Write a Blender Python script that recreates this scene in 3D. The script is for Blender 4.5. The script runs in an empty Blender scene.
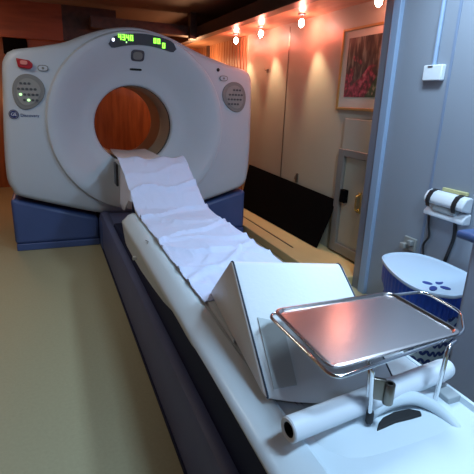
import bpy, bmesh, math, random
from mathutils import Vector, Matrix, noise
random.seed(4)
PI = math.pi
S = bpy.context.scene
C = S.collection
V = Vector

# ------------------------------------------------------------------ materials
def mat(name, col, rough=.5, metal=0., spec=.5, emit=None, estr=0., vary=0., scale=8., bump=0., bscale=60., coat=0.):
    m = bpy.data.materials.new(name); m.use_nodes = True
    nt = m.node_tree; b = nt.nodes['Principled BSDF']
    b.inputs['Base Color'].default_value = (*col, 1)
    b.inputs['Roughness'].default_value = rough
    b.inputs['Metallic'].default_value = metal
    b.inputs['Specular IOR Level'].default_value = spec
    b.inputs['Coat Weight'].default_value = coat
    if emit:
        b.inputs['Emission Color'].default_value = (*emit, 1)
        b.inputs['Emission Strength'].default_value = estr
    tc = nt.nodes.new('ShaderNodeTexCoord')
    if vary:
        n = nt.nodes.new('ShaderNodeTexNoise'); n.inputs['Scale'].default_value = scale; n.inputs['Detail'].default_value = 5
        r = nt.nodes.new('ShaderNodeMix'); r.data_type = 'RGBA'
        r.inputs[6].default_value = (*[c*(1-vary) for c in col], 1)
        r.inputs[7].default_value = (*[min(1, c*(1+vary)) for c in col], 1)
        nt.links.new(tc.outputs['Object'], n.inputs['Vector'])
        nt.links.new(n.outputs['Fac'], r.inputs[0]); nt.links.new(r.outputs[2], b.inputs['Base Color'])
    if bump:
        n2 = nt.nodes.new('ShaderNodeTexNoise'); n2.inputs['Scale'].default_value = bscale; n2.inputs['Detail'].default_value = 3
        bp = nt.nodes.new('ShaderNodeBump'); bp.inputs['Strength'].default_value = bump; bp.inputs['Distance'].default_value = .01
        nt.links.new(tc.outputs['Object'], n2.inputs['Vector'])
        nt.links.new(n2.outputs['Fac'], bp.inputs['Height']); nt.links.new(bp.outputs['Normal'], b.inputs['Normal'])
    return m

def wood(name, c1, c2, rough=.4, axis='Z', scale=5.):
    m = mat(name, c1, rough); nt = m.node_tree; b = nt.nodes['Principled BSDF']
    tc = [n for n in nt.nodes if n.type == 'TEX_COORD'][0]
    mp = nt.nodes.new('ShaderNodeMapping')
    sc = {'X': (.12, 1, 1), 'Y': (1, .12, 1), 'Z': (1, 1, .12)}[axis]
    mp.inputs['Scale'].default_value = sc
    n = nt.nodes.new('ShaderNodeTexNoise'); n.inputs['Scale'].default_value = scale*3; n.inputs['Detail'].default_value = 8
    cr = nt.nodes.new('ShaderNodeValToRGB')
    cr.color_ramp.elements[0].position = .35; cr.color_ramp.elements[0].color = (*c2, 1)
    cr.color_ramp.elements[1].position = .65; cr.color_ramp.elements[1].color = (*c1, 1)
    nt.links.new(tc.outputs['Object'], mp.inputs['Vector']); nt.links.new(mp.outputs['Vector'], n.inputs['Vector'])
    nt.links.new(n.outputs['Fac'], cr.inputs['Fac']); nt.links.new(cr.outputs['Color'], b.inputs['Base Color'])
    return m

M = dict(
    shell=mat('gantry plastic', (.50, .56, .64), .42, vary=.04, scale=3),
    bore=mat('bore plastic', (.36, .29, .22), .4),
    gap=mat('dark gap', (.006, .006, .007), .7),
    navy=mat('navy cover', (.06, .10, .26), .42, vary=.12, scale=4),
    rail=mat('slate blue base', (.095, .115, .235), .5, spec=.3, vary=.15, scale=5),
    deep=mat('deep navy panel', (.010, .015, .055), .6, spec=.15),
    couch=mat('couch plastic', (.62, .70, .74), .36, vary=.03, scale=4, coat=.1),
    couchgrey=mat('couch grey plastic', (.34, .37, .38), .5),
    cradle=mat('cradle mat', (.45, .49, .52), .55),
    panel=mat('grey keypad', (.20, .205, .205), .5),
    panelin=mat('keypad field', (.27, .275, .27), .5),
    key=mat('dark key', (.07, .075, .085), .4),
    disp=mat('display glass', (.06, .06, .08), .2),
    green=mat('green digits', (.1, .5, .05), .5, emit=(.35, 1., .08), estr=1.7),
    greenled=mat('green lamp', (.3, .6, .3), .5, emit=(.5, 1., .4), estr=1.5),
    whiteled=mat('white lamp', (.8, .8, .9), .5, emit=(.8, .85, 1.), estr=2.5),
    red=mat('red button', (.38, .01, .02), .35),
    redlight=mat('pale red cap', (.75, .25, .22), .35),
    logo=mat('roundel blue', (.02, .03, .16), .4),
    white=mat('white plastic', (.72, .76, .80), .38),
    pad=mat('pad vinyl', (.76, .79, .80), .42, bump=.05, bscale=90),
    padshaded=mat('shaded pad vinyl', (.20, .235, .25), .5, bump=.05, bscale=90),  # shaded copy of the pad vinyl, shade put into the colour; unassigned
    patch=mat('pad patch', (.50, .55, .56), .6),
    seam=mat('seam', (.03, .05, .08), .5),
    steel=mat('brushed steel', (.40, .37, .37), .25, metal=1.),
    chrome=mat('chrome', (.75, .75, .76), .10, metal=1.),
    brass=mat('brass', (.75, .55, .20), .3, metal=1.),
    bronze=mat('worn nickel', (.22, .20, .17), .3, metal=1.),
    rubber=mat('black rubber', (.012, .012, .014), .5),
    black=mat('black board', (.0015, .0015, .002), .8, spec=.05),
    beige=mat('beige wall', (.37, .335, .26), .42, vary=.05, scale=2),
    nearwall=mat('pale wall', (.26, .29, .34), .5, vary=.04, scale=2),
    trim=mat('pale blue trim', (.27, .36, .50), .4),
    seamblue=mat('seam strip', (.19, .24, .34), .5),
    frame=mat('dull grey metal', (.23, .215, .19), .4, metal=.4),
    alu=mat('grey aluminium', (.24, .25, .30), .4, metal=.5),
    floor=mat('vinyl floor', (.37, .345, .215), .55, vary=.10, scale=70, bump=.03, bscale=200),
    step=mat('ochre step', (.52, .40, .19), .5, vary=.1, scale=6),
    ceil=mat('dark ceiling', (.14, .10, .08), .6),
    blue=mat('blue liner', (.015, .09, .55), .45, vary=.35, scale=12, bump=.5, bscale=14),
    hole=mat('blue hole', (.015, .045, .25), .6),
    lid=mat('lid plastic', (.52, .66, .80), .35),
    counter=mat('blue counter', (.045, .085, .21), .4),
    cab=mat('lilac cabinet', (.32, .35, .42), .55, vary=.04, scale=3),
    cream=mat('cream mat', (.55, .50, .40), .7),
    gold=mat('gilt wood', (.42, .25, .08), .35, metal=.5),
    sand=mat('yellowed card', (.55, .52, .25), .7),
    socket=mat('grey socket', (.30, .30, .28), .5),
    bulb=mat('bulb', (1, .8, .7), .4, emit=(1, .62, .50), estr=60),
    tube_emit=mat('added panel glow', (.9, .95, 1), .5, emit=(.72, .86, 1), estr=4),  # glow of the added light panels
    woodback=wood('orange wood', (.33, .11, .028), (.20, .06, .015), .35),
    woodred=wood('red brown wood', (.30, .09, .035), (.20, .06, .025), .4, 'X'),
    wooddark=wood('dark wood', (.075, .045, .03), (.04, .025, .02), .4, 'Y'),
    woodceil=wood('ceiling wood', (.46, .26, .15), (.36, .19, .11), .35, 'Y'),
)

# slatted wood: vertical boards
def slats():
    m = wood('slatted wood', (.46, .22, .11), (.36, .16, .08), .3)
    nt = m.node_tree; b = nt.nodes['Principled BSDF']
    tc = [n for n in nt.nodes if n.type == 'TEX_COORD'][0]
    w = nt.nodes.new('ShaderNodeTexWave'); w.bands_direction = 'Y'; w.inputs['Scale'].default_value = 3.2
    bp = nt.nodes.new('ShaderNodeBump'); bp.inputs['Strength'].default_value = .9; bp.inputs['Distance'].default_value = .02
    nt.links.new(tc.outputs['Object'], w.inputs['Vector']); nt.links.new(w.outputs['Fac'], bp.inputs['Height'])
    nt.links.new(bp.outputs['Normal'], b.inputs['Normal'])
    return m
M['slats'] = slats()

def cloth():
    m = mat('tissue sheet', (.62, .69, .90), .8)
    nt = m.node_tree; b = nt.nodes['Principled BSDF']
    tc = [n for n in nt.nodes if n.type == 'TEX_COORD'][0]
    mp = nt.nodes.new('ShaderNodeMapping'); mp.inputs['Scale'].default_value = (1, .55, 1)
    n = nt.nodes.new('ShaderNodeTexNoise'); n.inputs['Scale'].default_value = 7; n.inputs['Detail'].default_value = 2
    n.inputs['Distortion'].default_value = 1.3
    bp = nt.nodes.new('ShaderNodeBump'); bp.inputs['Strength'].default_value = .45; bp.inputs['Distance'].default_value = .03
    nt.links.new(tc.outputs['Object'], mp.inputs['Vector']); nt.links.new(mp.outputs['Vector'], n.inputs['Vector'])
    nt.links.new(n.outputs['Fac'], bp.inputs['Height']); nt.links.new(bp.outputs['Normal'], b.inputs['Normal'])
    return m
M['cloth'] = cloth()

def painting():
    m = bpy.data.materials.new('garden print'); m.use_nodes = True
    nt = m.node_tree; b = nt.nodes['Principled BSDF']; b.inputs['Roughness'].default_value = .35
    N = nt.nodes.new; L = nt.links.new
    tc = N('ShaderNodeTexCoord'); sp = N('ShaderNodeSeparateXYZ'); L(tc.outputs['Object'], sp.inputs[0])
    def ramp(src, stops):
        r = N('ShaderNodeValToRGB'); e = r.color_ramp.elements
        e[0].position, e[0].color = stops[0][0], (*stops[0][1], 1); e[1].position, e[1].color = stops[-1][0], (*stops[-1][1], 1)
        for p, c in stops[1:-1]:
            k = e.new(p); k.color = (*c, 1)
        L(src, r.inputs['Fac']); return r.outputs['Color']
    def mix(f, a, c):
        x = N('ShaderNodeMix'); x.data_type = 'RGBA'; L(f, x.inputs[0]); L(a, x.inputs[6]); L(c, x.inputs[7]); return x.outputs[2]
    # trees
    mp = N('ShaderNodeMapping'); mp.inputs['Scale'].default_value = (1, 1, .25); L(tc.outputs['Object'], mp.inputs['Vector'])
    n1 = N('ShaderNodeTexNoise'); n1.inputs['Scale'].default_value = 26; n1.inputs['Detail'].default_value = 6; L(mp.outputs['Vector'], n1.inputs['Vector'])
    trees = ramp(n1.outputs['Fac'], [(.40, (.018, .014, .012)), (.52, (.06, .05, .035)), (.66, (.20, .18, .13))])
    n2 = N('ShaderNodeTexNoise'); n2.inputs['Scale'].default_value = 24; n2.inputs['Detail'].default_value = 4; L(tc.outputs['Object'], n2.inputs['Vector'])
    flowers = ramp(n2.outputs['Fac'], [(.36, (.05, .02, .015)), (.47, (.17, .02, .03)), (.6, (.38, .06, .09)), (.74, (.45, .25, .2))])
    grass = ramp(n2.outputs['Fac'], [(.35, (.015, .035, .012)), (.55, (.04, .09, .03)), (.68, (.32, .29, .17))])
    n3 = N('ShaderNodeTexNoise'); n3.inputs['Scale'].default_value = 9; L(tc.outputs['Object'], n3.inputs['Vector'])
    # flower mask: low z plus noise
    def math_(op, a, b_):
        x = N('ShaderNodeMath'); x.operation = op
        for i, s in enumerate((a, b_)):
            if isinstance(s, (int, float)): x.inputs[i].default_value = s
            else: L(s, x.inputs[i])
        return x.outputs[0]
    zz = math_('ADD', math_('MULTIPLY', sp.outputs['Z'], -7.), math_('MULTIPLY', math_('SUBTRACT', n3.outputs['Fac'], .5), 4.))
    f1 = math_('MULTIPLY', math_('ADD', zz, -.1), 3.); x1 = N('ShaderNodeClamp'); L(f1, x1.inputs[0])
    c = mix(x1.outputs[0], trees, flowers)
    # path/grass: lower right (object y negative = right in view)
    g = math_('ADD', math_('MULTIPLY', sp.outputs['Z'], -9.), math_('MULTIPLY', sp.outputs['Y'], -12.))
    g = math_('MULTIPLY', math_('SUBTRACT', g, 1.9), 4.); x2 = N('ShaderNodeClamp'); L(g, x2.inputs[0])
    c = mix(x2.outputs[0], c, grass)
    L(c, b.inputs['Base Color'])
    return m
M['print'] = painting()

# ------------------------------------------------------------------ builders
def link(name, bm, m, parent=None, smooth=True, bevel=0., seg=3, subsurf=0, origin=None):
    bmesh.ops.recalc_face_normals(bm, faces=bm.faces)
    if origin is not None:
        bmesh.ops.translate(bm, vec=-V(origin), verts=bm.verts)
    me = bpy.data.meshes.new(name); bm.to_mesh(me); bm.free()
    o = bpy.data.objects.new(name, me); C.objects.link(o)
    for x in (m if isinstance(m, (list, tuple)) else [m]): me.materials.append(M[x])
    if smooth:
        for p in me.polygons: p.use_smooth = True
        if not subsurf:
            try: me.set_sharp_from_angle(angle=math.radians(38))
            except Exception: pass
    if bevel:
        b = o.modifiers.new('bevel', 'BEVEL'); b.width = bevel; b.segments = seg; b.limit_method = 'ANGLE'; b.angle_limit = math.radians(35)
        b.harden_normals = False
    if subsurf:
        s = o.modifiers.new('sub', 'SUBSURF'); s.levels = subsurf; s.render_levels = subsurf
    if origin is not None: o.location = origin
    if parent:
        o.parent = parent
        # parents carry only a location
        p = parent; off = V((0, 0, 0))
        while p: off += p.location; p = p.parent
        o.location = V(o.location) - off
    return o

def tag(o, label=None, cat=None, group=None, kind=None):
    if label: o['label'] = label
    if cat: o['category'] = cat
    if group: o['group'] = group
    if kind: o['kind'] = kind
    return o

def thing(name, loc, label, cat, group=None):
    o = bpy.data.objects.new(name, None); C.objects.link(o); o.location = loc; o.empty_display_size = .1
    return tag(o, label, cat, group)

def struct(name, bm, m, **k):
    k.setdefault('smooth', False)
    return tag(link(name, bm, m, **k), kind='structure')

def box(bm, x0, x1, y0, y1, z0, z1, mi=0):
    vs = [bm.verts.new((x, y, z)) for x in (x0, x1) for y in (y0, y1) for z in (z0, z1)]
    for f in ((0, 1, 3, 2), (4, 6, 7, 5), (0, 4, 5, 1), (2, 3, 7, 6), (0, 2, 6, 4), (1, 5, 7, 3)):
        q = bm.faces.new([vs[i] for i in f]); q.material_index = mi
    return vs
def Box(*a):
    bm = bmesh.new(); box(bm, *a); return bm

def ring_loft(bm, rings, close=True, cap=True, mi=0):
    R = [[bm.verts.new(p) for p in r] for r in rings]
    n = len(R[0])
    for a, b in zip(R, R[1:]):
        for i in range(n if close else n-1):
            j = (i+1) % n
            f = bm.faces.new((a[i], a[j], b[j], b[i])); f.material_index = mi
    if cap and close:
        for r in (R[0], R[-1]):
            try: f = bm.faces.new(r); f.material_index = mi
            except ValueError: pass
    return R

def catmull(pts, n=8, closed=False):
    pts = [V(p) for p in pts]; out = []; N = len(pts)
    for i in range(N if closed else N-1):
        g = lambda k: pts[k % N] if closed else pts[max(0, min(N-1, k))]
        p0, p1, p2, p3 = g(i-1), g(i), g(i+1), g(i+2)
        for s in range(n):
            t = s/n
            out.append(.5*((2*p1)+(-p0+p2)*t+(2*p0-5*p1+4*p2-p3)*t*t+(-p0+3*p1-3*p2+p3)*t**3))
    if not closed: out.append(pts[-1])
    return out

def fillet(pts, r, n=6, closed=False):
    """round the corners of a polyline"""
    pts = [V(p) for p in pts]; N = len(pts); out = []
    for i in range(N):
        if not closed and i in (0, N-1): out.append(pts[i]); continue
        p, a, b = pts[i], pts[i-1], pts[(i+1) % N]
        rr = min(r, .45*(a-p).length, .45*(b-p).length)
        A = p+(a-p).normalized()*rr; B = p+(b-p).normalized()*rr
        for k in range(n+1):
            t = k/n; out.append(A*(1-t)**2+p*2*t*(1-t)+B*t*t)
    return out

def tube(bm, path, r, seg=12, closed=False, cap=True, mi=0, flat=1., up=(0, 0, 1)):
    path = [V(p) for p in path]; N = len(path); rings = []
    nrm = None
    for i, p in enumerate(path):
        if closed: t = path[(i+1) % N]-path[i-1]
        else: t = path[min(i+1, N-1)]-path[max(i-1, 0)]
        t.normalize()
        if nrm is None:
            nrm = V(up) if abs(t.dot(V(up))) < .95 else V((1, 0, 0))
        nrm = (nrm-t*nrm.dot(t)).normalized()
        b = t.cross(nrm)
        rad = r[i] if isinstance(r, (list, tuple)) else r
        rings.append([p+nrm*math.cos(a)*rad*flat+b*math.sin(a)*rad for a in [2*PI*k/seg for k in range(seg)]])
    if closed: rings.append(rings[0])
    if closed:
        R = [[bm.verts.new(q) for q in x] for x in rings[:-1]]
        for i in range(len(R)):
            a, b = R[i], R[(i+1) % len(R)]
            for k in range(seg):
                j = (k+1) % seg
                f = bm.faces.new((a[k], a[j], b[j], b[k])); f.material_index = mi
    else: ring_loft(bm, rings, True, cap, mi)
def Tube(*a, **k):
    bm = bmesh.new(); tube(bm, *a, **k); return bm

def prism(bm, poly, f0, f1, mi=0):
    """poly list of 2D points; f0,f1 map (u,v)->3D for both ends"""
    ring_loft(bm, [[f0(u, v) for u, v in poly], [f1(u, v) for u, v in poly]], mi=mi)

def oval(cx, cy, rx, ry, n=32, rot=0, p=2.):
    out = []
    for k in range(n):
        a = 2*PI*k/n; c, s = math.cos(a), math.sin(a)
        u = rx*math.copysign(abs(c)**(2/p), c); v = ry*math.copysign(abs(s)**(2/p), s)
        out.append((cx+u*math.cos(rot)-v*math.sin(rot), cy+u*math.sin(rot)+v*math.cos(rot)))
    return out

def text_mesh(name, s, size, m, parent, loc, ext=.0015):
    cu = bpy.data.curves.new('t', 'FONT'); cu.body = s; cu.size = size; cu.extrude = ext; cu.align_x = 'CENTER'; cu.align_y = 'CENTER'
    tmp = bpy.data.objects.new('t', cu); C.objects.link(tmp)
    bpy.context.view_layer.update()
    me = bpy.data.meshes.new_from_object(tmp.evaluated_get(bpy.context.evaluated_depsgraph_get()))
    bpy.data.objects.remove(tmp)
    me.transform(Matrix.Rotation(PI/2, 4, 'X')); me.name = name
    me.materials.clear(); me.materials.append(M[m])
    o = bpy.data.objects.new(name, me); C.objects.link(o); o.parent = parent
    p = parent; off = V((0, 0, 0))
    while p: off += p.location; p = p.parent
    o.location = V(loc)-off
    return o

# ------------------------------------------------------------------ camera
A = ((0.92440971, -0.07878403, 0.37317524), (-0.37953707, -0.28662956, 0.87965624), (0.03766019, -0.95479661, -0.29486461))
cd = bpy.data.cameras.new('camera'); cam = bpy.data.objects.new('camera', cd); C.objects.link(cam)
rot = Matrix([[A[i][0], -A[i][1], -A[i][2]] for i in range(3)])
cam.matrix_world = Matrix.Translation((0, 0, 1.35)) @ rot.to_4x4()
cd.sensor_width = 36; cd.lens = 445/474*36; cd.clip_start = .05
S.camera = cam

# ------------------------------------------------------------------ room
XL, XR, YB, YF, ZC = -1.25, 2.3, 7.2, -1.3, 2.36
struct('floor', Box(XL-.1, XR+.1, YF-.1, YB+.1, -.1, 0), 'floor')
struct('wall_back', Box(XL-.1, XR+.1, YB, YB+.1, 0, ZC), 'woodback')
struct('wall_left', Box(XL-.1, XL, YF, YB, 0, ZC), 'woodred')
struct('wall_front', Box(XL-.1, XR+.1, YF-.1, YF, 0, ZC), 'nearwall')
struct('ceiling', Box(XL-.1, XR+.1, YF-.1, YB+.1, ZC, ZC+.1), 'ceil')
# right wall: beige wall panels to the far seam, slatted wood beyond it
w = struct('wall_right', Box(XR, XR+.1, 2.4, 5.32, 0, ZC), 'beige')
struct('wall_right_far', Box(XR, XR+.1, 5.32, YB, 0, ZC), 'slats')
struct('trim_1', Box(XR-.003, XR, 4.270, 4.281, .08, 2.06), 'bronze')       # panel seam
struct('trim_2', Box(XR-.03, XR, 6.72, 6.80, .0, 2.12), 'wooddark')
# lower wooden ceiling over the lamps and the beam along it
struct('ceiling_low', Box(1.93, XR, 2.3, YB, 2.09, 2.13), 'woodceil')
struct('trim_3', Box(1.82, 1.93, 2.3, YB, 2.075, 2.2), 'wooddark')
struct('trim_4', Box(.56, 1.82, 5.95, 6.12, 2.10, 2.22), 'wooddark')
struct('trim_5', Box(1.74, 1.82, 5.85, 5.95, 2.06, ZC), 'wooddark')
struct('trim_6', Box(XL, .26, 6.3, 6.36, 1.955, ZC), 'woodred')               # bulkhead at the back left
struct('trim_7', Box(.26, .9, 6.3, 6.36, 1.965, ZC), 'wooddark')
struct('trim_16', Box(-.15, 1.3, 6.40, 6.46, 1.68, 1.97), 'woodred')
tag(link('dark_opening', Box(-.42, -.16, 6.37, 6.75, 1.77, 1.955), 'black', smooth=False, bevel=.01, origin=(-.29, 6.5, 1.77)), 'black block standing for the dark opening beneath the red brown bulkhead at the far left', 'box')  # black block fills in the darkness of an opening under the bulkhead
# raised ledge along the right wall
struct('trim_8', Box(1.84, XR, 2.6, YB, 0, .08), 'step', bevel=.01)
struct('trim_9', Box(1.97, 1.985, 3.35, YB, .08, .084), 'wooddark')
# wall panels low on the right wall around the hatch
struct('trim_10', Box(XR-.03, XR, 2.5, 3.17, .965, 1.235), 'beige', bevel=.004)
# near wall with seal and trim at the opening
struct('wall_right_near', Box(2.1, 2.4, YF, 2.44, 0, ZC), 'nearwall')
struct('trim_12', Box(2.07, 2.4, 2.44, 2.51, 0, ZC), 'trim', bevel=.006)
struct('trim_13', Box(2.085, 2.4, 2.51, 2.60, 0, ZC), 'alu', bevel=.006)
struct('trim_14', Box(2.094, 2.1, 1.99, 2.008, 0, ZC), 'seamblue', bevel=.002)
struct('trim_15', Box(2.094, 2.1, .6, .62, 0, ZC), 'seamblue', bevel=.002)

# hatch door low in the wall
dr = struct('door_1', Box(XR-.012, XR, 2.66, 3.12, .18, .93), 'beige', bevel=.003)
fr = bmesh.new()
for a in ((XR-.04, XR, 3.12, 3.20, .10, .99), (XR-.04, XR, 2.60, 3.12, .93, .99), (XR-.04, XR, 2.60, 3.12, .10, .18)): box(fr, *a)
link('door_frame', fr, 'frame', dr, smooth=False, bevel=.006)
link('latch', Box(XR-.055, XR-.012, 3.035, 3.10, .55, .66), 'black', dr, bevel=.006)
hb = bmesh.new(); box(hb, XR-.022, XR-.012, 2.86, 2.90, .50, .67); tube(hb, fillet([(XR-.02, 2.88, .52), (XR-.05, 2.88, .53), (XR-.05, 2.88, .64), (XR-.02, 2.88, .65)], .015), .008)
tag(link('handle', hb, 'brass', dr, bevel=.002), 'brass pull handle')

# ------------------------------------------------------------------ CT scanner gantry
scan = thing('ct_scanner', (.75, 4.6, 0), 'large pale CT scanner gantry with round bore and navy base covers', 'scanner')
out2 = [(-.30, 1.50), (-.285, 1.575), (-.225, 1.650), (-.04, 1.69), (.164, 1.738), (.311, 1.80), (.45, 1.852), (.60, 1.886), (.74, 1.897), (.88, 1.880), (1.067, 1.832),
        (1.312, 1.742), (1.573, 1.662), (1.72, 1.632), (1.80, 1.60), (1.835, 1.53), (1.848, 1.30), (1.853, .877), (1.835, .60), (1.79, .515), (1.70, .475),
        (1.33, .362), (1.02, .308), (.75, .292), (.48, .302), (.31, .325), (-.25, .488), (-.32, .555), (-.352, .663), (-.342, .969), (-.315, 1.30)]
op = catmull([(x, z, 0) for x, z in out2], 6, True)
cx, cz = .724, 1.090
def hit_poly(a):
    d = (math.cos(a), math.sin(a)); best = 0
    for i in range(len(op)):
        p, q = op[i-1], op[i]
        ex, ez = q.x-p.x, q.y-p.y
        den = d[0]*ez-d[1]*ex
        if abs(den) < 1e-9: continue
        t = ((p.x-cx)*ez-(p.y-cz)*ex)/den; s = ((p.x-cx)*d[1]-(p.y-cz)*d[0])/den
        if 0 <= s <= 1 and t > best: best = t
    return best
def hit_circ(a, ox=.757, oz=1.10, R=.765):
    dx, dz = math.cos(a), math.sin(a); fx, fz = cx-ox, cz-oz
    b = fx*dx+fz*dz; return -b+math.sqrt(b*b-(fx*fx+fz*fz-R*R))
NA = 160; rings = []
def sm(t): return t*t*(3-2*t)
prof = []
for k in range(NA):
    a = 2*PI*k/NA; Ro = hit_poly(a); Rb = min(hit_circ(a), Ro-.022)
    row = [(.342, 4.26), (.345, 4.215), (.353, 4.198), (.365, 4.19)]
    for t in (.15, .3, .5, .7, .85, .94): row.append((.365+(Rb-.365)*t, 4.19-.15*sm(min(1, t*1.02))))
    row += [(Rb-.008, 4.043), (Rb-.002, 4.05), (Rb+.003, 4.074), (Rb+.008, 4.086), (Rb+.014, 4.086)]
    q = Rb+.014; g = Ro-q; rd = min(.06, g*.8)
    row += [(q+(g-rd)*.5, 4.086), (q+(g-rd), 4.088)]
    for b_ in (22, 45, 67, 90):
        b_ = math.radians(b_); row.append((Ro-rd+rd*math.sin(b_), 4.088+.07*(1-math.cos(b_))))
    row += [(Ro, 4.5), (Ro, 4.95), (Ro-.02, 5.03), (Ro-.08, 5.09), (Ro-.25 if Ro > .7 else .45, 5.10), (.353, 5.11), (.342, 5.10)]
    prof.append([(cx+r*math.cos(a), y, cz+r*math.sin(a)) for r, y in row])
bm = bmesh.new()
ring_loft(bm, [[prof[k][j] for k in range(NA)] for j in range(len(prof[0]))], cap=False)
link('gantry_shell', bm, 'shell', scan)
def circ(r, y, n=96, ox=cx, oz=cz): return [(ox+r*math.cos(2*PI*k/n), y, oz+r*math.sin(2*PI*k/n)) for k in range(n)]
bm = bmesh.new()
ring_loft(bm, [circ(r, y) for r, y in ((.341, 4.275), (.3405, 4.62), (.3375, 4.625), (.3375, 4.65), (.3405, 4.655), (.341, 5.10), (.347, 5.10), (.347, 4.275), (.341, 4.275))], cap=False)
tag(link('bore_liner', bm, 'bore', scan), 'tan bore lining')
bm = bmesh.new()
ring_loft(bm, [circ(r, y) for r, y in ((.3405, 4.235), (.3435, 4.275), (.350, 4.275), (.350, 4.235), (.3405, 4.235))], cap=False)
link('bore_gasket', bm, 'gap', scan)

def face_y(x, z):
    """height of the shell front at x,z"""
    a = math.atan2(z-cz, x-cx); r = math.hypot(x-cx, z-cz); Rb = hit_circ(a)
    if r > Rb: return 4.086
    t = (r-.365)/(Rb-.365); return 4.19-.15*sm(max(0, min(1, t*1.02)))
def plate(name, poly, m, parent, th=.008, bev=.003, lift=0.):
    bm = bmesh.new()
    prism(bm, poly, lambda u, v: (u, face_y(u, v)+.012-lift, v), lambda u, v: (u, face_y(u, v)-th-lift, v))
    return link(name, bm, m, parent, bevel=bev, seg=2)

# display strip, curved
def arc_strip(x0, x1, zc_, h, sag, n=24):
    top, bot = [], []
    for k in range(n+1):
        t = k/n; x = x0+(x1-x0)*t; z = zc_-sag*(2*t-1)**2
        e = min(1, math.sqrt(max(0, 1-(1-min(t, 1-t)*2/.22)**2))) if min(t, 1-t)*2 < .22 else 1
        top.append((x, z+h*e/2)); bot.append((x, z-h*e/2-.0005))
    return top+bot[::-1]
bm = bmesh.new()
poly = arc_strip(.510, 1.075, 1.800, .086, .055)
rg0 = [(u, face_y(u, v)-.001, v) for u, v in poly]; rg1 = [(u, face_y(u, v)-.012, v) for u, v in poly]
n_ = len(poly)//2
a0 = [bm.verts.new(p) for p in rg0]; a1 = [bm.verts.new(p) for p in rg1]
for i in range(len(poly)):
    j = (i+1) % len(poly); bm.faces.new((a0[i], a0[j], a1[j], a1[i]))
for i in range(n_-1): bm.faces.new((a1[i], a1[i+1], a1[-2-i], a1[-1-i]))
bmesh.ops.remove_doubles(bm, verts=bm.verts, dist=.0001)
disp = link('display_panel', bm, 'disp', scan)
SEG = {'0': 'abcdef', '4': 'bcfg', '3': 'abcdg', '5': 'acdfg'}
def digit(ch, x, z, w_, h_, m='green'):
    bm = bmesh.new(); t = .0042; y = face_y(x, z)-.016
    R = {'a': (0, 1, 1, 1), 'b': (1, .5, 1, 1), 'c': (1, 0, 1, .5), 'd': (0, 0, 1, 0), 'e': (0, 0, 0, .5), 'f': (0, .5, 0, 1), 'g': (0, .5, 1, .5)}
    for s in SEG[ch]:
        u0, v0, u1, v1 = R[s]
        box(bm, x+w_*(u0-.5)-t, x+w_*(u1-.5)+t, y-.001, y+.006, z+h_*(v0-.5)-t, z+h_*(v1-.5)+t)
    return link('digit', bm, m, disp, smooth=False)
for i, ch in enumerate('4340'): digit(ch, .600+.032*i, 1.803, .016, .036)
digit('0', .890, 1.797, .015, .032); digit('0', .922, 1.795, .015, .032)
digit('0', .965, 1.765, .016, .034)
for x, z, m in ((.548, 1.778, 'whiteled'), (.655, 1.768, 'greenled')):
    bm = bmesh.new(); prism(bm, oval(x, z, .011 if m == 'whiteled' else .005, .012 if m == 'whiteled' else .006, 16), lambda u, v: (u, face_y(u, v)-.008, v), lambda u, v: (u, face_y(u, v)-.016, v))
    tag(link('indicator_lamp', bm, m, disp), 'small lit indicator')

bt = plate('sensor_window', oval(.755, 1.675, .056, .044, 28, 0, 4.), 'disp', scan, .01)
plate('sensor_lens', oval(.755, 1.673, .040, .030, 24, 0, 3.), 'panel', bt, .012, .002)
plate('light_slot', oval(.745, 1.566, .052, .009, 24, 0, 5.), 'gap', scan, .003, .001)
plate('port_slot', oval(.99, .777, .045, .014, 24, -.0, 4.), 'gap', scan, .003, .001)

def egg(ox, oz, s, rot):
    pts = []
    for k in range(48):
        a = 2*PI*k/48; r = 1+.16*math.sin(a)*1
        x = .115*r*math.cos(a); z = .140*math.sin(a)
        x += .0
        pts.append((ox+s*(x*math.cos(rot)-z*math.sin(rot)), oz+x*math.sin(rot)+z*math.cos(rot)))
    return pts
def keypad(ox, oz, side):
    rot = -.42*side
    k = plate('control_panel', egg(ox, oz, 1, -rot if 0 else rot*-1), 'panel', scan, .012, .005)
    inner = [(ox+(x-ox)*.74, oz+(z-oz)*.76) for x, z in egg(ox, oz, 1, rot*-1)]
    plate('key_field', inner, 'panelin', k, .015, .002)
    spots = []
    for r_, n in ((.066, 3), (.024, 5), (-.018, 5), (-.060, 4)):
        for i in range(n):
            u = (i-(n-1)/2)*.030; spots.append((u-.25*r_*side*-1, r_))
    for i, (u, v) in enumerate(spots):
        lit = side < 0 and (i in (8, 14))
        b_ = bm = bmesh.new()
        X_, Z_ = ox+u, oz+v
        prism(bm, oval(X_, Z_, .0115, .0095, 12), lambda p, q: (p, face_y(p, q)-.008, q), lambda p, q: (p, face_y(p, q)-.020, q))
        o = link('key', bm, 'greenled' if lit else 'key', k, bevel=.001, seg=1)
        if lit: tag(o, 'key lit pale green')
    return k
keypad(-.125, 1.343, -1); keypad(1.652, 1.368, 1)
for x, z in ((.0, 1.530), (1.535, 1.532)):
    b = plate('oval_switch', oval(x, z, .040, .024, 28, 0, 2.8), 'panel', scan, .010, .002)
    plate('switch_cap', oval(x, z, .033, .018, 28, 0, 2.8), 'shell', b, .012, .002)
    plate('switch_mark', oval(x, z, .010, .010, 20), 'panel', b, .0135, .001)
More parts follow.
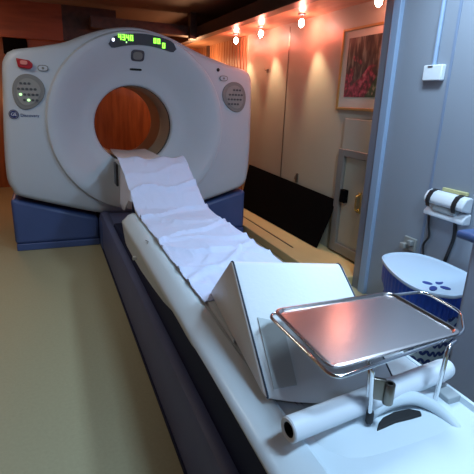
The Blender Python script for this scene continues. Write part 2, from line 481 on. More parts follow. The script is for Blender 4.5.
# red emergency stop on the left, dark hole cover on the right
bm = bmesh.new()
prism(bm, [(-.190, 1.595), (-.100, 1.585), (-.075, 1.563), (-.077, 1.533), (-.100, 1.518), (-.180, 1.528)], lambda u, v: (u, 4.09, v), lambda u, v: (u+.004, 4.055, v-.004))
es = link('emergency_button', bm, 'red', scan, bevel=.008)
bm = bmesh.new(); prism(bm, oval(-.135, 1.562, .026, .016, 20, 0, 3.), lambda u, v: (u, 4.06, v), lambda u, v: (u, 4.045, v)); tag(link('button_cap', bm, 'redlight', es, bevel=.003), 'pale red cap')
plate('round_plug', oval(1.480, 1.603, .014, .016, 20), 'gap', scan, .006, .002)
# roundel with the maker's letters and wordmark
lg = plate('maker_badge', oval(-.245, 1.170, .037, .037, 36), 'logo', scan, .005, .001)
bm = bmesh.new()
tube(bm, [(p[0], 4.079, p[1]) for p in oval(-.245, 1.170, .030, .030, 36)], .0022, 6, closed=True)
link('badge_ring', bm, 'panelin', lg)
text_mesh('badge_letters', 'GE', .034, 'white', lg, (-.245, 4.079, 1.170))
text_mesh('wordmark', 'Discovery', .034, 'logo', scan, (-.128, 4.084, 1.163))

# navy base covers
def skirt(x0, x1, z0, z1, side):
    bm = bmesh.new()
    poly = [(x0, z0), (x1, z1), (x1, .055), (x0, .055)]
    prism(bm, poly, lambda u, v: (u, 4.15, v), lambda u, v: (u, 5.0, v))
    s = link('base_cover', bm, 'navy', scan, bevel=.035, seg=4)
    link('toe_kick', Box(min(x0, x1)+.01, max(x0, x1)-.005, 4.145, 4.98, .0, .062), 'navy', s, bevel=.008)
    bm = bmesh.new()
    return s
skirt(-.345, .372, .470, .262, -1); skirt(1.835, 1.12, .462, .262, 1)
link('base_core', Box(.372, 1.12, 4.2, 4.98, 0, .27), 'deep', scan, bevel=.01)

# ------------------------------------------------------------------ patient couch
couch = thing('patient_table', (.75, 2.2, 0), 'long white patient table on slate blue base running into the scanner', 'table')
MX = .752
# base: slate side rails with a step to a recessed upper pedestal
def lerp(a, b, t): return a+(b-a)*t
bm = bmesh.new()
sec = lambda y: [(MX-.378, y, 0), (MX-.378, y, .285), (MX-.366, y, .318), (MX-.345, y, .33), (MX-.315, y, .328), (MX-.30, y, .315),
                 (MX+.30, y, .315), (MX+.315, y, .328), (MX+.345, y, .33), (MX+.366, y, .318), (MX+.378, y, .285), (MX+.378, y, 0)]
ring_loft(bm, [sec(y) for y in (.35, 1., 2., 3., 3.95, 4.14)])
bs = link('base', bm, 'rail', couch)
link('toe_strip', Box(MX-.384, MX+.384, .34, 4.13, 0, .03), 'deep', bs, bevel=.004)
bm = bmesh.new()
ring_loft(bm, [[(MX-.325, y, .31), (MX-.318, y, zt), (MX+.318, y, zt), (MX+.325, y, .31)] for y, zt in ((.42, .50), (1.2, .50), (2.2, .46), (3.3, .38), (3.6, .35))])
link('pedestal', bm, 'deep', couch, bevel=.01)
# rounded junction with the gantry
link('front_cover', Box(MX-.385, MX+.385, 3.93, 4.16, .0, .275), 'navy', couch, bevel=.02)

# white shell
def zb(y):
    T = [(.3, .52), (1.17, .535), (1.27, .532), (1.40, .505), (1.62, .488), (1.70, .478), (1.85, .45), (2.3, .40), (2.6, .385), (3.0, .38)]
    for (a, u), (b, v) in zip(T, T[1:]):
        if a <= y <= b: return lerp(u, v, (y-a)/(b-a))
    return T[0][1] if y < .3 else T[-1][1]
def shell_sec(y, f=0.):
    zz = zb(y); w = .345+.006*math.sin(min(1, max(0, (1.5-y)/.4))*PI/2)
    dz = -.012 if y < 1.35 else -.012*max(0, 1-(y-1.35)/.25)
    rz = .533+ (.012*max(0, min(1, (1.45-y)/.3)))
    zmin = lambda z: max(z, zz+.0)
    L = [(-.243, .572), (-.249, .587), (-.256, .590), (-.275, .588+dz*.3), (-.30, .579+dz*.4), (-w+.018, rz+.018), (-w+.005, rz+.008), (-w, rz-.003), (-w+.004, max(rz-.02, zz)),
         (-w+.012, lerp(rz-.02, zz, .5) if zz < rz-.02 else zz-.004), (-w+.022, zz-.004), (-w+.05, zz-.008), (-.26, zz-.006)]
    return L
bm = bmesh.new()
ys = [.50, .56, .7, .85, 1.0, 1.1, 1.17, 1.22, 1.27, 1.33, 1.40, 1.5, 1.62, 1.70, 1.78, 1.85, 2.1, 2.4, 2.7, 2.9, 2.97, 3.005, 3.02]
rings = []
for y in ys:
    L = shell_sec(y)
    k = 1.
    if y > 2.95:
        sh = (y-2.95)/.07; k = 1-.10*sh**2
        cz_ = .50
        L = [((x if abs(x) < .26 else -.25+(x+.25)*(1-.35*sh**2.2)), cz_+(z-cz_)*(1-.30*sh**2)) for x, z in L]
    R = L+[((-x if -x < .256 else .256+(-x-.256)*.3), z) for x, z in reversed(L)]
    rings.append([(MX+x, y, z) for x, z in R])
ring_loft(bm, rings)
link('table_shell', bm, 'couch', couch)
# small roller knob beneath the shell
link('roller', Tube([(MX-.352, 2.50, .435), (MX-.31, 2.50, .435)], .012), 'white', couch, bevel=.002)
tag(link('cable_scuff', Tube([(MX-.300, 2.36, .585), (MX-.292, 2.33, .587), (MX-.300, 2.31, .584)], .002, 6), 'panel', couch), 'small grey scuff')
# cradle: shallow mattress board
bm = bmesh.new()
cs = lambda y, z: [(MX-.243, y, z-.035), (MX-.247, y, z-.004), (MX-.235, y, z+.002), (MX-.12, y, z-.002), (MX, y, z-.004), (MX+.12, y, z-.002), (MX+.235, y, z+.002), (MX+.247, y, z-.004), (MX+.243, y, z-.035)]
ring_loft(bm, [cs(y, z) for y, z in ((.80, .588), (1.5, .588), (2.2, .588), (2.85, .588), (2.97, .597), (3.08, .650), (3.3, .757), (3.47, .842), (3.54, .862), (3.62, .862), (3.8, .83), (3.97, .82))])
cr = link('cradle', bm, 'cradle', couch)
# head support running into the bore
bm = bmesh.new()
hs = lambda y, w, z: [(MX-.03-w, y, z-.006), (MX-.03-w*.6, y, z-.040), (MX-.03, y, z-.052), (MX-.03+w*.6, y, z-.04), (MX-.03+w, y, z-.006), (MX-.03+w, y, z+.002), (MX-.03, y, z-.012), (MX-.03-w, y, z+.002)]
ring_loft(bm, [hs(3.90, .19, .835), hs(4.3, .185, .835), (hs(4.60, .17, .835))])
link('head_support', bm, 'white', couch)
# dark bracket below the raised end
link('tilt_bracket', Box(MX-.290, MX-.272, 3.55, 3.68, .66, .84), 'rubber', couch, bevel=.01)
bm = bmesh.new()
box(bm, MX-.13, MX+.13, 3.05, 3.85, .33, .57); link('lift_column', bm, 'deep', couch, bevel=.02)
bm = bmesh.new()
ring_loft(bm, [[(MX-.10, 3.15, .56), (MX+.10, 3.15, .56), (MX+.10, 3.15, .625), (MX-.10, 3.15, .60+.02)], [(MX-.10, 3.5, .56), (MX+.10, 3.5, .56), (MX+.10, 3.5, .815), (MX-.10, 3.5, .815)]])
link('support_wedge', bm, 'deep', couch)

# near end cap with moulded handle
bm = bmesh.new()
def capring(y, x0, x1, zt, zb_, n=14):
    pts = []
    for k in range(n+1):
        t = k/n; x = lerp(x0, x1, t); e = (2*t-1)
        pts.append((x, y, zt-.030*abs(e)**5))
    return pts+[(x1, y, zb_), (x0, y, zb_)]
ring_loft(bm, [capring(y, a, b, z, zb2) for y, a, b, z, zb2 in ((.815, .525, .985, .585, .50), (.77, .52, .985, .592, .48), (.72, .515, .98, .592, .46), (.66, .515, .965, .578, .44), (.58, .52, .93, .55, .42), (.50, .54, .89, .512, .40), (.44, .58, .85, .455, .40), (.42, .62, .81, .42, .40))])
cap_ = link('end_cap', bm, 'couch', couch)
hp = catmull([(a_*.974, b_*.974, c_+.018) for a_, b_, c_ in [(.605, .735, .50), (.645, .748, .535), (.690, .755, .570), (.738, .762, .590), (.80, .762, .600), (.858, .752, .598), (.905, .724, .580), (.935, .675, .548), (.945, .625, .515)]], 6)
rr = [.012+.007*math.sin(PI*min(1, i/len(hp)*1.1)) for i in range(len(hp))]
link('moulded_handle', Tube(hp, rr, 14, flat=1.0), 'couch', cap_)
bm = bmesh.new()
prism(bm, [(.705, .712), (.724, .729), (.746, .740), (.791, .747), (.836, .744), (.862, .728), (.856, .716), (.819, .716), (.770, .718), (.730, .714)], lambda u, v: (u*.974, v*.974, .56), lambda u, v: (u*.974, v*.974, .598-.18*(.75-v)))
link('handle_recess', bm, 'gap', cap_, bevel=.003)  # black fill: the slot's shade put into the colour
sp_ = [(0.525, 1.604), (0.569, 1.644), (0.578, 1.487), (0.525, 1.212), (0.504, 1.179), (0.508, 1.26), (0.513, 1.4), (0.517, 1.516)]
bm = bmesh.new(); prism(bm, sp_, lambda u, v: (u, v, .588), lambda u, v: (u, v, .600))
link('edge_strip', bm, 'couch', couch, bevel=.004)
# small grey bracket by the tube's right end and channel behind the tube
link('side_bracket', Box(.952, 1.0, .722, .768, .57, .592), 'couchgrey', couch, bevel=.004)
bm = bmesh.new(); tube(bm, [(.548, .86, .586), (.560, .775, .582)], .004, 8); tube(bm, [(.560, .866, .586), (.572, .78, .582)], .004, 8)
tag(link('mounting_rail', bm, 'alu', couch), 'grey twin rail')

# white hollow tube lying across the near end
bm = bmesh.new()
p0, p1 = V((.452, .724, .633)), V((1.020, .793, .633)); r = .0305
d = (p1-p0); prs = []
for t, k in ((.30, .55), (.03, .55), (.004, .60), (0, .75), (0, .90), (.006, 1.), (.05, 1.), (.5, 1.), (.93, 1.), (.965, .96), (.985, .84), (.997, .6), (1., .2)): prs.append((t, k))
u_ = d.normalized(); s1 = V((0, 0, 1)); s2 = u_.cross(s1)
ring_loft(bm, [[p0+d*t+(s1*math.cos(a)+s2*math.sin(a))*r*k for a in [2*PI*i/28 for i in range(28)]] for t, k in prs], cap=True)
for f in bm.faces:
    c = f.calc_center_median(); tt = (c-p0).dot(u_); rad = ((c-p0)-u_*tt).length
    if rad < r*.58 and tt < .25: f.material_index = 1
tag(link('tube', bm, ['white', 'gap'], origin=p0), 'white hollow tube lying across the near end of the patient table', 'tube')

# ------------------------------------------------------------------ sheet
bm = bmesh.new()
def sheet_z(y):
    T = [(1.4, .597), (2.2, .597), (2.85, .597), (2.97, .607), (3.08, .661), (3.3, .768), (3.47, .852), (3.54, .873), (3.60, .876)]
    if y <= T[0][0]: return T[0][1]
    for (a, u), (b, v) in zip(T, T[1:]):
        if a <= y <= b: return lerp(u, v, (y-a)/(b-a))
    return T[-1][1]
NV, NU = 110, 44
g = []
for j in range(NV+1):
    v = j/NV; y = lerp(1.50, 3.58, v); row = []
    hang = .0
    if y > 3.02: hang = .36*sm(min(1, (y-3.02)/.45))
    hang = min(hang, sheet_z(y)-.50)
    for i in range(NU+1):
        u = i/NU
        if i < 8:      # hanging left flap
            t = 1-i/8; x = MX-.250-.008*math.sin(t*PI/2)-.006*t; z = sheet_z(y)-hang*t; yy = y
            if hang < .01: x = MX-.250+.001*i; z = sheet_z(y)
            x -= .006*noise.noise(V((0, y*9, t*2)))
        else:
            t = (i-8)/(NU-8); x = MX-.250+.505*t; z = sheet_z(y); yy = y
            if y > 3.1 and t < .3: x -= (y-3.1)*.05*(1-t/.3)
        w_ = noise.noise(V((x*4, y*3.2, 3.)))*.016+max(0, 1-abs(noise.noise(V((x*4+y*1.5, y*3-x*3, 1.)))*6))*.006
        ridge = 0
        for yc, sl, am in ((2.86, .45, .022), (3.17, .10, .024), (2.62, -.5, .012), (2.42, .55, .016), (2.28, -.15, .012), (2.05, -.35, .016), (1.9, .9, .014), (1.72, -.6, .012), (3.36, .3, .010)):
            q = y-yc-sl*(x-MX)-.03*math.sin(x*17+yc*9); ridge += am*math.exp(-(q/.022)**2)
        z += max(0, w_*.9+.003)+ridge*(1 if i >= 8 else .2)
        # curled near-left corner
        if y < 1.62 and i >= 8: z += .0
        if i >= 8: yy += .07*(x-MX)*(1 if y < 1.7 else 0)*(1.7-y)/.2
        if y > 3.45 and i >= 8: z += .012*math.sin(x*31+1)*(y-3.45)/.13; z += .02*max(0, .68-x)*(y-3.45)/.13*4
        row.append(bm.verts.new((x, yy, z)))
    g.append(row)
for j in range(NV):
    for i in range(NU): bm.faces.new((g[j][i], g[j][i+1], g[j+1][i+1], g[j+1][i]))
sh = link('disposable_sheet', bm, 'cloth', origin=(MX, 2.7, .6))
sd = sh.modifiers.new('th', 'SOLIDIFY'); sd.thickness = .0025; sd.offset = 1
tag(sh, 'crumpled white disposable sheet spread along the patient table up to the bore', 'sheet')

# ------------------------------------------------------------------ wedge pad
pl, pr = V((.527, 1.286, .842)), V((.873, 1.157, .842))
fl, frr = V((.470, .874, .602)), V((.842, .795, .602))
bl, br = V((.553, 1.56, .602)), V((.925, 1.46, .602))
def wedge_ring(F, P, B):
    return fillet([F, P, B], .024, 6, True)
bm = bmesh.new()
RL, RR = wedge_ring(fl, pl, bl), wedge_ring(frr, pr, br)
cl = sum(RL, V())/len(RL); crr = sum(RR, V())/len(RR)
ax = (crr-cl).normalized()
seq = []
FI = len(RL)//3
for t, k in ((0, .965), (0.004, .985), (.012, .997), (.02, 1.), (.06, 1.), (.12, 1.), (.2, 1.), (.3, 1.), (.4, 1.), (.5, 1.), (.6, 1.), (.7, 1.), (.8, 1.), (.88, 1.), (.94, 1.), (.98, 1.), (.988, .997), (.996, .985), (1, .965)):
    c = cl.lerp(crr, t); seq.append([c+(RL[i].lerp(RR[i], t)-c)*k+(V((0, -.052*math.sin(PI*t)**.7, 0)) if i < FI else V()) for i in range(len(RL))])
ring_loft(bm, seq)
wp = thing('wedge_pad', (.69, 1.2, .60), 'white wedge shaped vinyl positioning pad standing on the patient table beside the tray', 'pad')
for f in bm.faces:
    n_f = f.normal
bm.normal_update()
for f in bm.faces:
    if abs(f.normal.dot(ax)) > .75: f.material_index = 1
link('pad_body', bm, ['pad', 'pad'], wp)
# piping
pp = [V(p)-ax*.001 for p in seq[3]]; bm = bmesh.new(); tube(bm, pp, .0028, 8, closed=True)
link('piping', bm, 'seam', wp)
bm = bmesh.new(); tube(bm, [V(p)+ax*.001 for p in seq[15]], .0028, 8, closed=True); link('piping', bm, 'seam', wp)
# darker grey patch on the sloping face
up_ = (pl-fl); rt = (frr-fl); nrm = rt.cross(up_).normalized()
def on_face(u, v): # u along width, v up
    a = fl.lerp(frr, u); b = pl.lerp(pr, u); return a.lerp(b, v)
pc = [on_face(u, v)+V((0, -.052*math.sin(PI*u)**.7*(1-v), 0))+nrm*.0035 for u, v in ((.09, .536), (.272, .508), (.221, .114), (.064, .076))]
pc2 = [p-nrm*.012 for p in pc]
bm = bmesh.new(); ring_loft(bm, [pc2, pc])
link('grey_patch', bm, 'patch', wp)

# ------------------------------------------------------------------ tray on its stand
ZT = .788
st = thing('tray_stand', (.78, .74, .60), 'chrome rod tray stand with clamp, standing on the near end of the patient table', 'stand')
loop = fillet([(.528, 1.004, ZT-.010), (.532, .680, ZT-.010), (.985, .742, ZT-.010), (1.084, .838, ZT-.012), (1.09, .992, ZT-.012), (.963, 1.002, ZT-.012)], .035, 7, True)
link('frame_ring', Tube(loop, .0048, 10, closed=True), 'chrome', st)
def leg(pts, foot=True):
    l = link('leg', Tube(fillet(pts, .02, 6), .0060, 12), 'chrome', st); return l
l1 = leg([(.655, .735, .773), (.650, .700, .772), (.676, .713, .618)])
link('rubber_foot', Tube([(.6755, .7125, .634), (.676, .713, .628), (.677, .714, .602), (.677, .714, .597)], [.0075, .0095, .0095, .007], 14), 'rubber', l1)
l2 = leg([(.935, .725, .771), (.893, .708, .772), (.890, .707, .72), (.888, .713, .598)])
# clamp: flat plate and sleeve
cl_ = bmesh.new()
A_, B_ = V((.664, .716, 0)), V((.700, .700, 0)); nn = (B_-A_).cross(V((0, 0, 1))).normalized()*.006
ring_loft(cl_, [[(A_+nn)+V((0, 0, z)), (A_-nn)+V((0, 0, z)), (B_-nn)+V((0, 0, z-.006)), (B_+nn)+V((0, 0, z-.006))] for z in (.674, .732)])
clp = link('clamp', cl_, 'bronze', st, bevel=.003)
slv = bmesh.new()
cc = (.704, .692)
prs = [(.007, .664), (.0118, .664), (.013, .667), (.013, .717), (.0118, .720), (.007, .720), (.007, .700), (.007, .664)]
ring_loft(slv, [[(cc[0]+r_*math.cos(2*PI*i/20), cc[1]+r_*math.sin(2*PI*i/20), z_) for i in range(20)] for r_, z_ in prs], cap=False)
link('sleeve', slv, 'bronze', clp)
link('clamp_bolt', Tube([(.664, .716, .68), (.657, .712, .735), (.660, .722, .766)], .0055, 10), 'chrome', clp)

# tray
C4 = [V((.540, .704, ZT)), V((.972, .731, ZT)), V((.966, 1.010, ZT)), V((.545, 1.012, ZT))]
def rect_ring(inset, z, rad):
    c = sum(C4, V())/4; pts = []
    for p in C4:
        q = p.copy(); dx = -inset if p.x > c.x else inset; dy = -inset if p.y > c.y else inset
        pts.append(V((q.x+dx, q.y+dy, z)))
    return fillet(pts, rad, 7, True)
bm = bmesh.new()
ring_loft(bm, [rect_ring(i, z, r_) for i, z, r_ in ((.001, ZT-.006, .034), (0, ZT-.003, .034), (.001, ZT, .034), (.008, ZT+.001, .032), (.010, ZT-.0005, .031), (.020, ZT-.013, .028), (.026, ZT-.015, .026), (.12, ZT-.0155, .02), (.14, ZT-.0155, .02))])
bm2 = bm
tr = link('instrument_tray', bm, 'steel', origin=(.75, .85, ZT-.016))
tag(tr, 'shallow stainless steel instrument tray resting on the chrome rod stand', 'tray')
sd = tr.modifiers.new('th', 'SOLIDIFY'); sd.thickness = .0012; sd.offset = -1

# ------------------------------------------------------------------ black board on the ledge
bm = bmesh.new()
q = [V((2.185, 3.27, .082)), V((2.285, 3.17, .545)), V((2.285, 5.06, .585)), V((2.150, 5.0, .082))]
nb = V((-.012, 0, .003)); nb2 = V((.0, 0, .0))
ring_loft(bm, [[p+nb2 for p in q], [p+nb for p in q]])
tag(link('black_board', bm, 'black', smooth=False, bevel=.002, origin=(2.18, 4.1, .082)), 'long black board leaning on the beige wall beside the scanner', 'board')

# ------------------------------------------------------------------ picture
pic = thing('framed_picture', (2.3, 3.06, 1.30), 'gilt framed garden picture of pink blossom and trees on the beige wall', 'picture')
def rect_x(x, y0, y1, z0, z1, m, name, th, inner=None):
    bm = bmesh.new()
    if inner:
        a0, a1, b0, b1 = inner
        for r_ in ((y0, a0, z0, z1), (a1, y1, z0, z1), (a0, a1, z0, b0), (a0, a1, b1, z1)): box(bm, x-th, x, *r_)
        return link(name, bm, m, pic, smooth=False, bevel=.004)
    box(bm, x-th, x, y0, y1, z0, z1); return link(name, bm, m, pic, smooth=False)
rect_x(2.3, 2.70, 3.335, 1.30, 1.925, 'gold', 'picture_frame', .022, (2.718, 3.315, 1.322, 1.905))
rect_x(2.296, 2.715, 3.32, 1.318, 1.908, 'cream', 'mount', .006)
bm = Box(2.286, 2.290, 2.765, 3.245, 1.405, 1.85)
o = link('print', bm, 'print', pic, smooth=False, origin=(2.288, 2.98, 1.62))
tag(o, 'garden print with pink blossom')

# small wall fittings on the beige wall
bm = bmesh.new(); box(bm, 2.285, 2.30, 4.715, 4.745, 1.645, 1.685); tube(bm, [(2.285, 4.73, 1.67), (2.265, 4.73, 1.665), (2.262, 4.73, 1.69)], .004, 8)
tag(link('coat_hook', bm, 'bronze', bevel=.003, origin=(2.3, 4.73, 1.665)), 'small dark hook high on the beige wall between the lamps', 'hook')
bm = bmesh.new(); box(bm, 2.285, 2.30, 3.90, 3.93, .57, .66)
tube(bm, [(2.285, 3.915, .64), (2.27, 3.915, .63), (2.272, 3.915, .60)], .004, 8)
tag(link('board_clip', bm, 'bronze', bevel=.003, origin=(2.3, 3.915, .60)), 'small metal clip on the beige wall above the black board', 'clip')

# ------------------------------------------------------------------ ceiling lamps in a row
LAMPS = [(2.14, 5.31, 2.03), (2.14, 4.62, 2.03), (2.14, 3.78, 2.03), (2.12, 2.72, 2.03)]
desc = ['farthest of the small bare ceiling lamps, above the scanner corner', 'second farthest small bare ceiling lamp along the beige wall',
        'small bare ceiling lamp above the black board, left of the picture', 'small bare ceiling lamp in front of the picture']
lampproto = None
def lamp():
    t = thing('ceiling_lamp', (0, 0, 0), desc[0], 'lamp', 'small ceiling lamps along the right wall')
    link('lamp_base', Tube([(0, 0, .060), (0, 0, .052), (0, 0, .046)], [.035, .035, .02], 20), 'alu', t, bevel=.001)
    link('lamp_holder', Tube([(0, 0, .05), (0, 0, .018)], .011, 14), 'chrome', t)
    b = link('bulb', Tube([(0, 0, .022), (0, 0, .012), (0, 0, -.008), (0, 0, -.030), (0, 0, -.044), (0, 0, -.050)], [.010, .018, .024, .022, .012, .003], 16), 'bulb', t)
    return t
lp = lamp()
for i, (x, y, z) in enumerate(LAMPS):
    if i == 0: t = lp
    else:
        t = lp.copy(); C.objects.link(t)
        for ch in list(lp.children):
            c = ch.copy(); C.objects.link(c); c.parent = t
    t.location = (x, y, z); t['label'] = desc[i]

def light(kind, name, loc, power, color, size=.1, size_y=None, target=None, spot=None, blend=.5, spread=None):
    d_ = bpy.data.lights.new(name, kind); d_.energy = power; d_.color = color
    if kind == 'AREA':
        d_.size = size
        if size_y: d_.shape = 'RECTANGLE'; d_.size_y = size_y
        if spread: d_.spread = spread
    else: d_.shadow_soft_size = size
    if kind == 'SPOT': d_.spot_size = math.radians(spot); d_.spot_blend = blend
    o = bpy.data.objects.new(name, d_); C.objects.link(o); o.location = loc
    if target: o.rotation_euler = (V(target)-V(loc)).to_track_quat('-Z', 'Y').to_euler()
    return o
for i, (x, y, z) in enumerate(LAMPS):
    light('POINT', 'lamp_glow', (x, y, z-.085), 4.6 if i < 3 else 2.5, (1, .15, .085), .02)
    light('SPOT', 'lamp_beam', (x, y, z-.06), 27, (1, .80, .52), .02, target=(2.36, y-.22, 1.0), spot=60, blend=.9)
# light panels added out of view to light the room
def added_panel(x, y, w_, l_, z, label):
    t = thing('added_light_panel', (x, y, z), label, 'light')
    bm = bmesh.new()
    for r_ in ((x-w_, x-w_+.03, y-l_, y+l_), (x+w_-.03, x+w_, y-l_, y+l_), (x-w_+.03, x+w_-.03, y-l_, y-l_+.03), (x-w_+.03, x+w_-.03, y+l_-.03, y+l_)): box(bm, *r_, z-.035, z)
    link('light_frame', bm, 'alu', t, smooth=False, bevel=.003)
    link('diffuser', Box(x-w_+.03, x+w_-.03, y-l_+.03, y+l_-.03, z-.02, z), 'tube_emit', t, smooth=False)
    return t
added_panel(1.60, 1.65, .14, .34, ZC, 'added unseen cool white light panel above the right side of the patient table')
light('AREA', 'key', (1.60, 1.65, ZC-.045), 26, (.56, .78, 1), .22, .62)
added_panel(1.0, .12, .20, .20, ZC, 'added unseen square cool white light panel nearest the viewpoint')
light('AREA', 'near_light', (1.0, .12, ZC-.045), 36, (.50, .74, 1), .34, .34)  # unseen light, placed so the tray shades the pad
light('AREA', 'fill', (1.0, -.9, ZC-.045), 5.5, (.30, .55, 1), .84, .34)  # unseen fill added from behind the camera
added_panel(1.0, -.9, .45, .2, ZC, 'added unseen wide cool white light panel behind the viewpoint')
added_panel(-.85, 3.1, .16, .42, ZC, 'added unseen warm light panel above the open floor left of the patient table')
light('AREA', 'warm', (-.85, 3.1, ZC-.045), 8.5, (1, .88, .66), .26, .78)  # unseen warm light added for the left floor and gantry
light('POINT', 'back_fill', (-.75, 6.0, 1.3), 8, (1, .45, .20), .12)  # this and the next: unseen lights added to brighten the far end
light('POINT', 'back_fill', (1.95, 6.5, 1.8), 16, (1, .50, .25), .12)

# red-glowing lamp at the far left, over the scanner shoulder
t = thing('wall_lamp', (-.60, 6.27, 1.97), 'small reddish lamp glowing behind the left shoulder of the scanner', 'lamp')
link('lamp_arm', Tube([(-.60, 6.30, 2.06), (-.60, 6.27, 2.02), (-.60, 6.27, 1.98)], .010), 'chrome', t)
link('bulb', Tube([(-.60, 6.27, 1.985), (-.60, 6.27, 1.965), (-.60, 6.27, 1.94), (-.60, 6.27, 1.925)], [.010, .022, .022, .006], 14), 'bulb', t)

# ------------------------------------------------------------------ near wall fittings
jb = thing('junction_box', (2.1, 2.11, 1.49), 'white junction box on the pale near wall at the foot of a conduit', 'box')
link('box_body', Box(2.068, 2.1, 2.03, 2.17, 1.497, 1.583), 'white', jb, bevel=.006)
link('box_label', Box(2.065, 2.069, 2.10, 2.135, 1.570, 1.578), 'key', jb, smooth=False)
tag(link('conduit', Tube([(2.088, 2.112, 1.583), (2.088, 2.108, ZC-.002)], .013, 14), 'trim', origin=(2.088, 2.11, 1.589)), 'pale conduit pipe rising from the junction box to the ceiling', 'pipe')
# dispenser with straps on a backing plate
dp = thing('dispenser', (2.1, 1.86, .74), 'white wall dispenser held by two black straps above the laundry hamper', 'dispenser')
bm = bmesh.new()
sec_ = [(2.098, .885), (2.07, .892), (2.04, .882), (2.022, .855), (2.018, .83), (2.03, .815), (2.05, .81), (2.098, .80)]
ring_loft(bm, [[(x, y, z) for x, z in sec_] for y in (1.685, 1.965)])
link('dispenser_body', bm, 'white', dp, bevel=.012)
bm = bmesh.new()
ring_loft(bm, [[(x, y, z) for x, z in ((2.098, .80), (2.06, .79), (2.035, .765), (2.035, .742), (2.098, .735))] for y in (1.68, 1.965)])
link('holder', bm, 'white', dp, bevel=.008)
link('opening', Box(2.03, 2.09, 1.74, 1.90, .775, .812), 'couchgrey', dp, bevel=.01)
for y in (1.74, 1.925):
    bm = bmesh.new(); pts = [(x, z) for x, z in ((2.085, .893), (2.07, .897), (2.035, .886), (2.015, .856), (2.010, .83), (2.02, .80))]
    ring_loft(bm, [[(x, y+.014, z), (x, y-.014, z), (x+.004, y-.014, z-.004), (x+.004, y+.014, z-.004)] for x, z in pts])
    link('strap', bm, 'rubber', dp)
tag(link('folded_card', Box(2.075, 2.096, 1.72, 1.89, .892, .912), 'sand', bevel=.004, origin=(2.085, 1.80, .892)), 'yellowed card lying on top of the white dispenser', 'card')
tag(link('cord', Tube(catmull([(2.085, 1.965, .735), (2.085, 1.95, .66), (2.085, 1.935, .60), (2.085, 1.965, .54), (2.085, 1.95, .46), (2.085, 1.94, .36)], 6), .0065, 8), 'rubber', origin=(2.085, 1.95, .6)), 'thin black cord hanging below the left of the white dispenser', 'cord')
tag(link('strap', Tube(catmull([(2.092, 1.775, .735), (2.093, 1.765, .64), (2.093, 1.785, .54), (2.093, 1.80, .46), (2.093, 1.80, .36)], 6), .012, 8, flat=.5), 'rubber', origin=(2.085, 1.78, .6)), 'thick black strap hanging beside the end of the blue counter', 'strap')
so = thing('wall_socket', (2.1, 2.08, .47), 'grey double wall socket on the pale wall above the laundry hamper', 'socket')
link('socket_plate', Box(2.082, 2.1, 2.03, 2.13, .465, .55), 'socket', so, bevel=.005)
link('plug', Box(2.045, 2.082, 2.085, 2.125, .475, .510), 'socket', so, bevel=.006)
link('plug', Box(2.050, 2.082, 2.038, 2.072, .505, .540), 'panelin', so, bevel=.006)

# ------------------------------------------------------------------ laundry hamper
hm = thing('laundry_hamper', (1.83, 1.67, 0), 'white lattice laundry hamper with blue liner and pale blue lid against the pale wall', 'hamper')
hc = V((1.835, 1.66, 0)); HA = math.radians(18)
HP = [(1.74, 1.93), (1.837, 1.971), (1.934, 1.955), (2.005, 1.90), (2.035, 1.80), (2.035, 1.66), (2.01, 1.53), (1.90, 1.41), (1.734, 1.367), (1.668, 1.39), (1.605, 1.455), (1.592, 1.545), (1.612, 1.66), (1.663, 1.80)]
HP = catmull([(x, y, 0) for x, y in HP], 12, True); hc = V((1.82, 1.67, 0)); HL = len(HP)
def hring(s, z, n=0): return [V((hc.x+(p.x-hc.x)*s/1.04, hc.y+(p.y-hc.y)*s/1.04, z)) for p in HP]
bm = bmesh.new(); ring_loft(bm, [hring(.74, 0), hring(.76, .01), hring(.92, .40), hring(.92, .42)])
# lattice of leaf cut-outs in the wall of the hamper
for rowi in range(7):
    for k in range(27):
        for q_ in range(2):
            z = .05+rowi*.052; s_ = .76+(.92-.76)*z/.40
            ring = hring(s_*1.004, z)
            i_c = (k+.5*q_)*HL/27
            tilt = (1 if (rowi+q_) % 2 else -1)*.7
            pts = []
            for j in range(10):
                th = 2*PI*j/10; lu, lv = .021*math.cos(th), .010*math.sin(th)
                du = lu*math.sin(tilt)+lv*math.cos(tilt); dv = lu*math.cos(tilt)-lv*math.sin(tilt)
                f_ = (i_c+du*HL/1.35) % HL; a_ = int(f_); p, q2 = ring[a_], ring[(a_+1) % HL]; w_ = f_-a_
                w2 = 1+(dv*.4)/.76*.5
                pts.append(bm.verts.new((hc.x+(lerp(p.x, q2.x, w_)-hc.x)*w2, hc.y+(lerp(p.y, q2.y, w_)-hc.y)*w2, z+dv)))
            f = bm.faces.new(pts); f.material_index = 1
link('basket', bm, ['lid', 'hole'], hm, smooth=False)
bm = bmesh.new()
rr2 = []
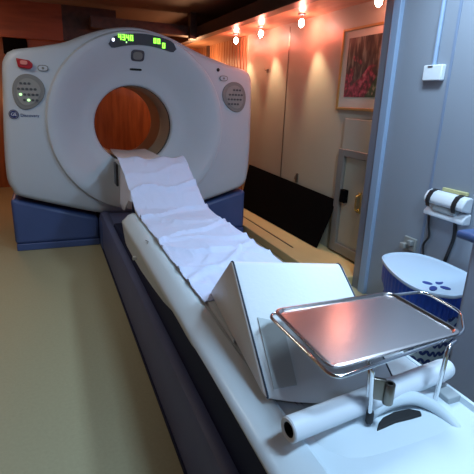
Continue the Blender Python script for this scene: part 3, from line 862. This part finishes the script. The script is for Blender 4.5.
for s, z in ((.93, .36), (.965, .38), (.975, .44), (.97, .492)):
    R = hring(s, z, 96)
    rr2.append([hc*0+V((hc.x+(p.x-hc.x)*(1+.012*math.sin(i*1.7)), hc.y+(p.y-hc.y)*(1+.012*math.sin(i*1.7)), z+(.03*math.sin(i*.35) if z < .37 else 0))) for i, p in enumerate(R)])
ring_loft(bm, rr2)
tag(link('liner', bm, 'blue', hm), 'blue cloth liner folded over the rim')
bm = bmesh.new(); ring_loft(bm, [hring(1.0, .488), hring(1.03, .492), hring(1.04, .500), hring(1.03, .508), hring(.99, .511), hring(.96, .506), hring(.90, .507), hring(.5, .512)])
ld = tag(link('lid', bm, 'lid', hm), 'pale blue lid')
bm = bmesh.new()
ctr = V((1.712, 1.492, .5105))
for a, L_ in ((10, .060), (100, .050), (190, .060), (280, .050)):
    a = math.radians(a+18); dirv = V((math.cos(a), math.sin(a), 0)); sd_ = V((-dirv.y, dirv.x, 0))
    c0 = ctr+dirv*(.018+L_/2); 
    ring_loft(bm, [[c0+dirv*math.cos(t)*L_/2+sd_*math.sin(t)*.017+V((0, 0, z)) for t in [2*PI*k/14 for k in range(14)]] for z in (-.004, .0012)])
link('lid_holes', bm, 'hole', ld)

# ------------------------------------------------------------------ cabinet and counter
cab = thing('cabinet', (1.8, .5, 0), 'lilac grey base cabinet at the right edge under the blue counter', 'cabinet')
link('body', Box(1.475, 2.095, -.4, 1.155, 0, .868), 'cab', cab, smooth=False, bevel=.004)
link('door', Box(1.457, 1.475, .40, 1.135, .08, .85), 'cab', cab, smooth=False, bevel=.004)
link('door', Box(1.457, 1.475, -.37, .39, .08, .85), 'cab', cab, smooth=False, bevel=.004)
tag(link('countertop', Box(1.43, 2.099, -.42, 1.205, .868, .902), 'counter', bevel=.014, origin=(1.76, .4, .868)), 'dark blue countertop with rounded edge on the lilac grey cabinet', 'countertop')

# ------------------------------------------------------------------ world and view
w = bpy.data.worlds.new('world'); S.world = w; w.use_nodes = True
w.node_tree.nodes['Background'].inputs[0].default_value = (.35, .5, .8, 1)
w.node_tree.nodes['Background'].inputs[1].default_value = .05
S.view_settings.view_transform = 'Standard'; S.view_settings.look = 'None'
S.view_settings.exposure = .15; S.view_settings.gamma = 1; S.view_settings.use_curve_mapping = False
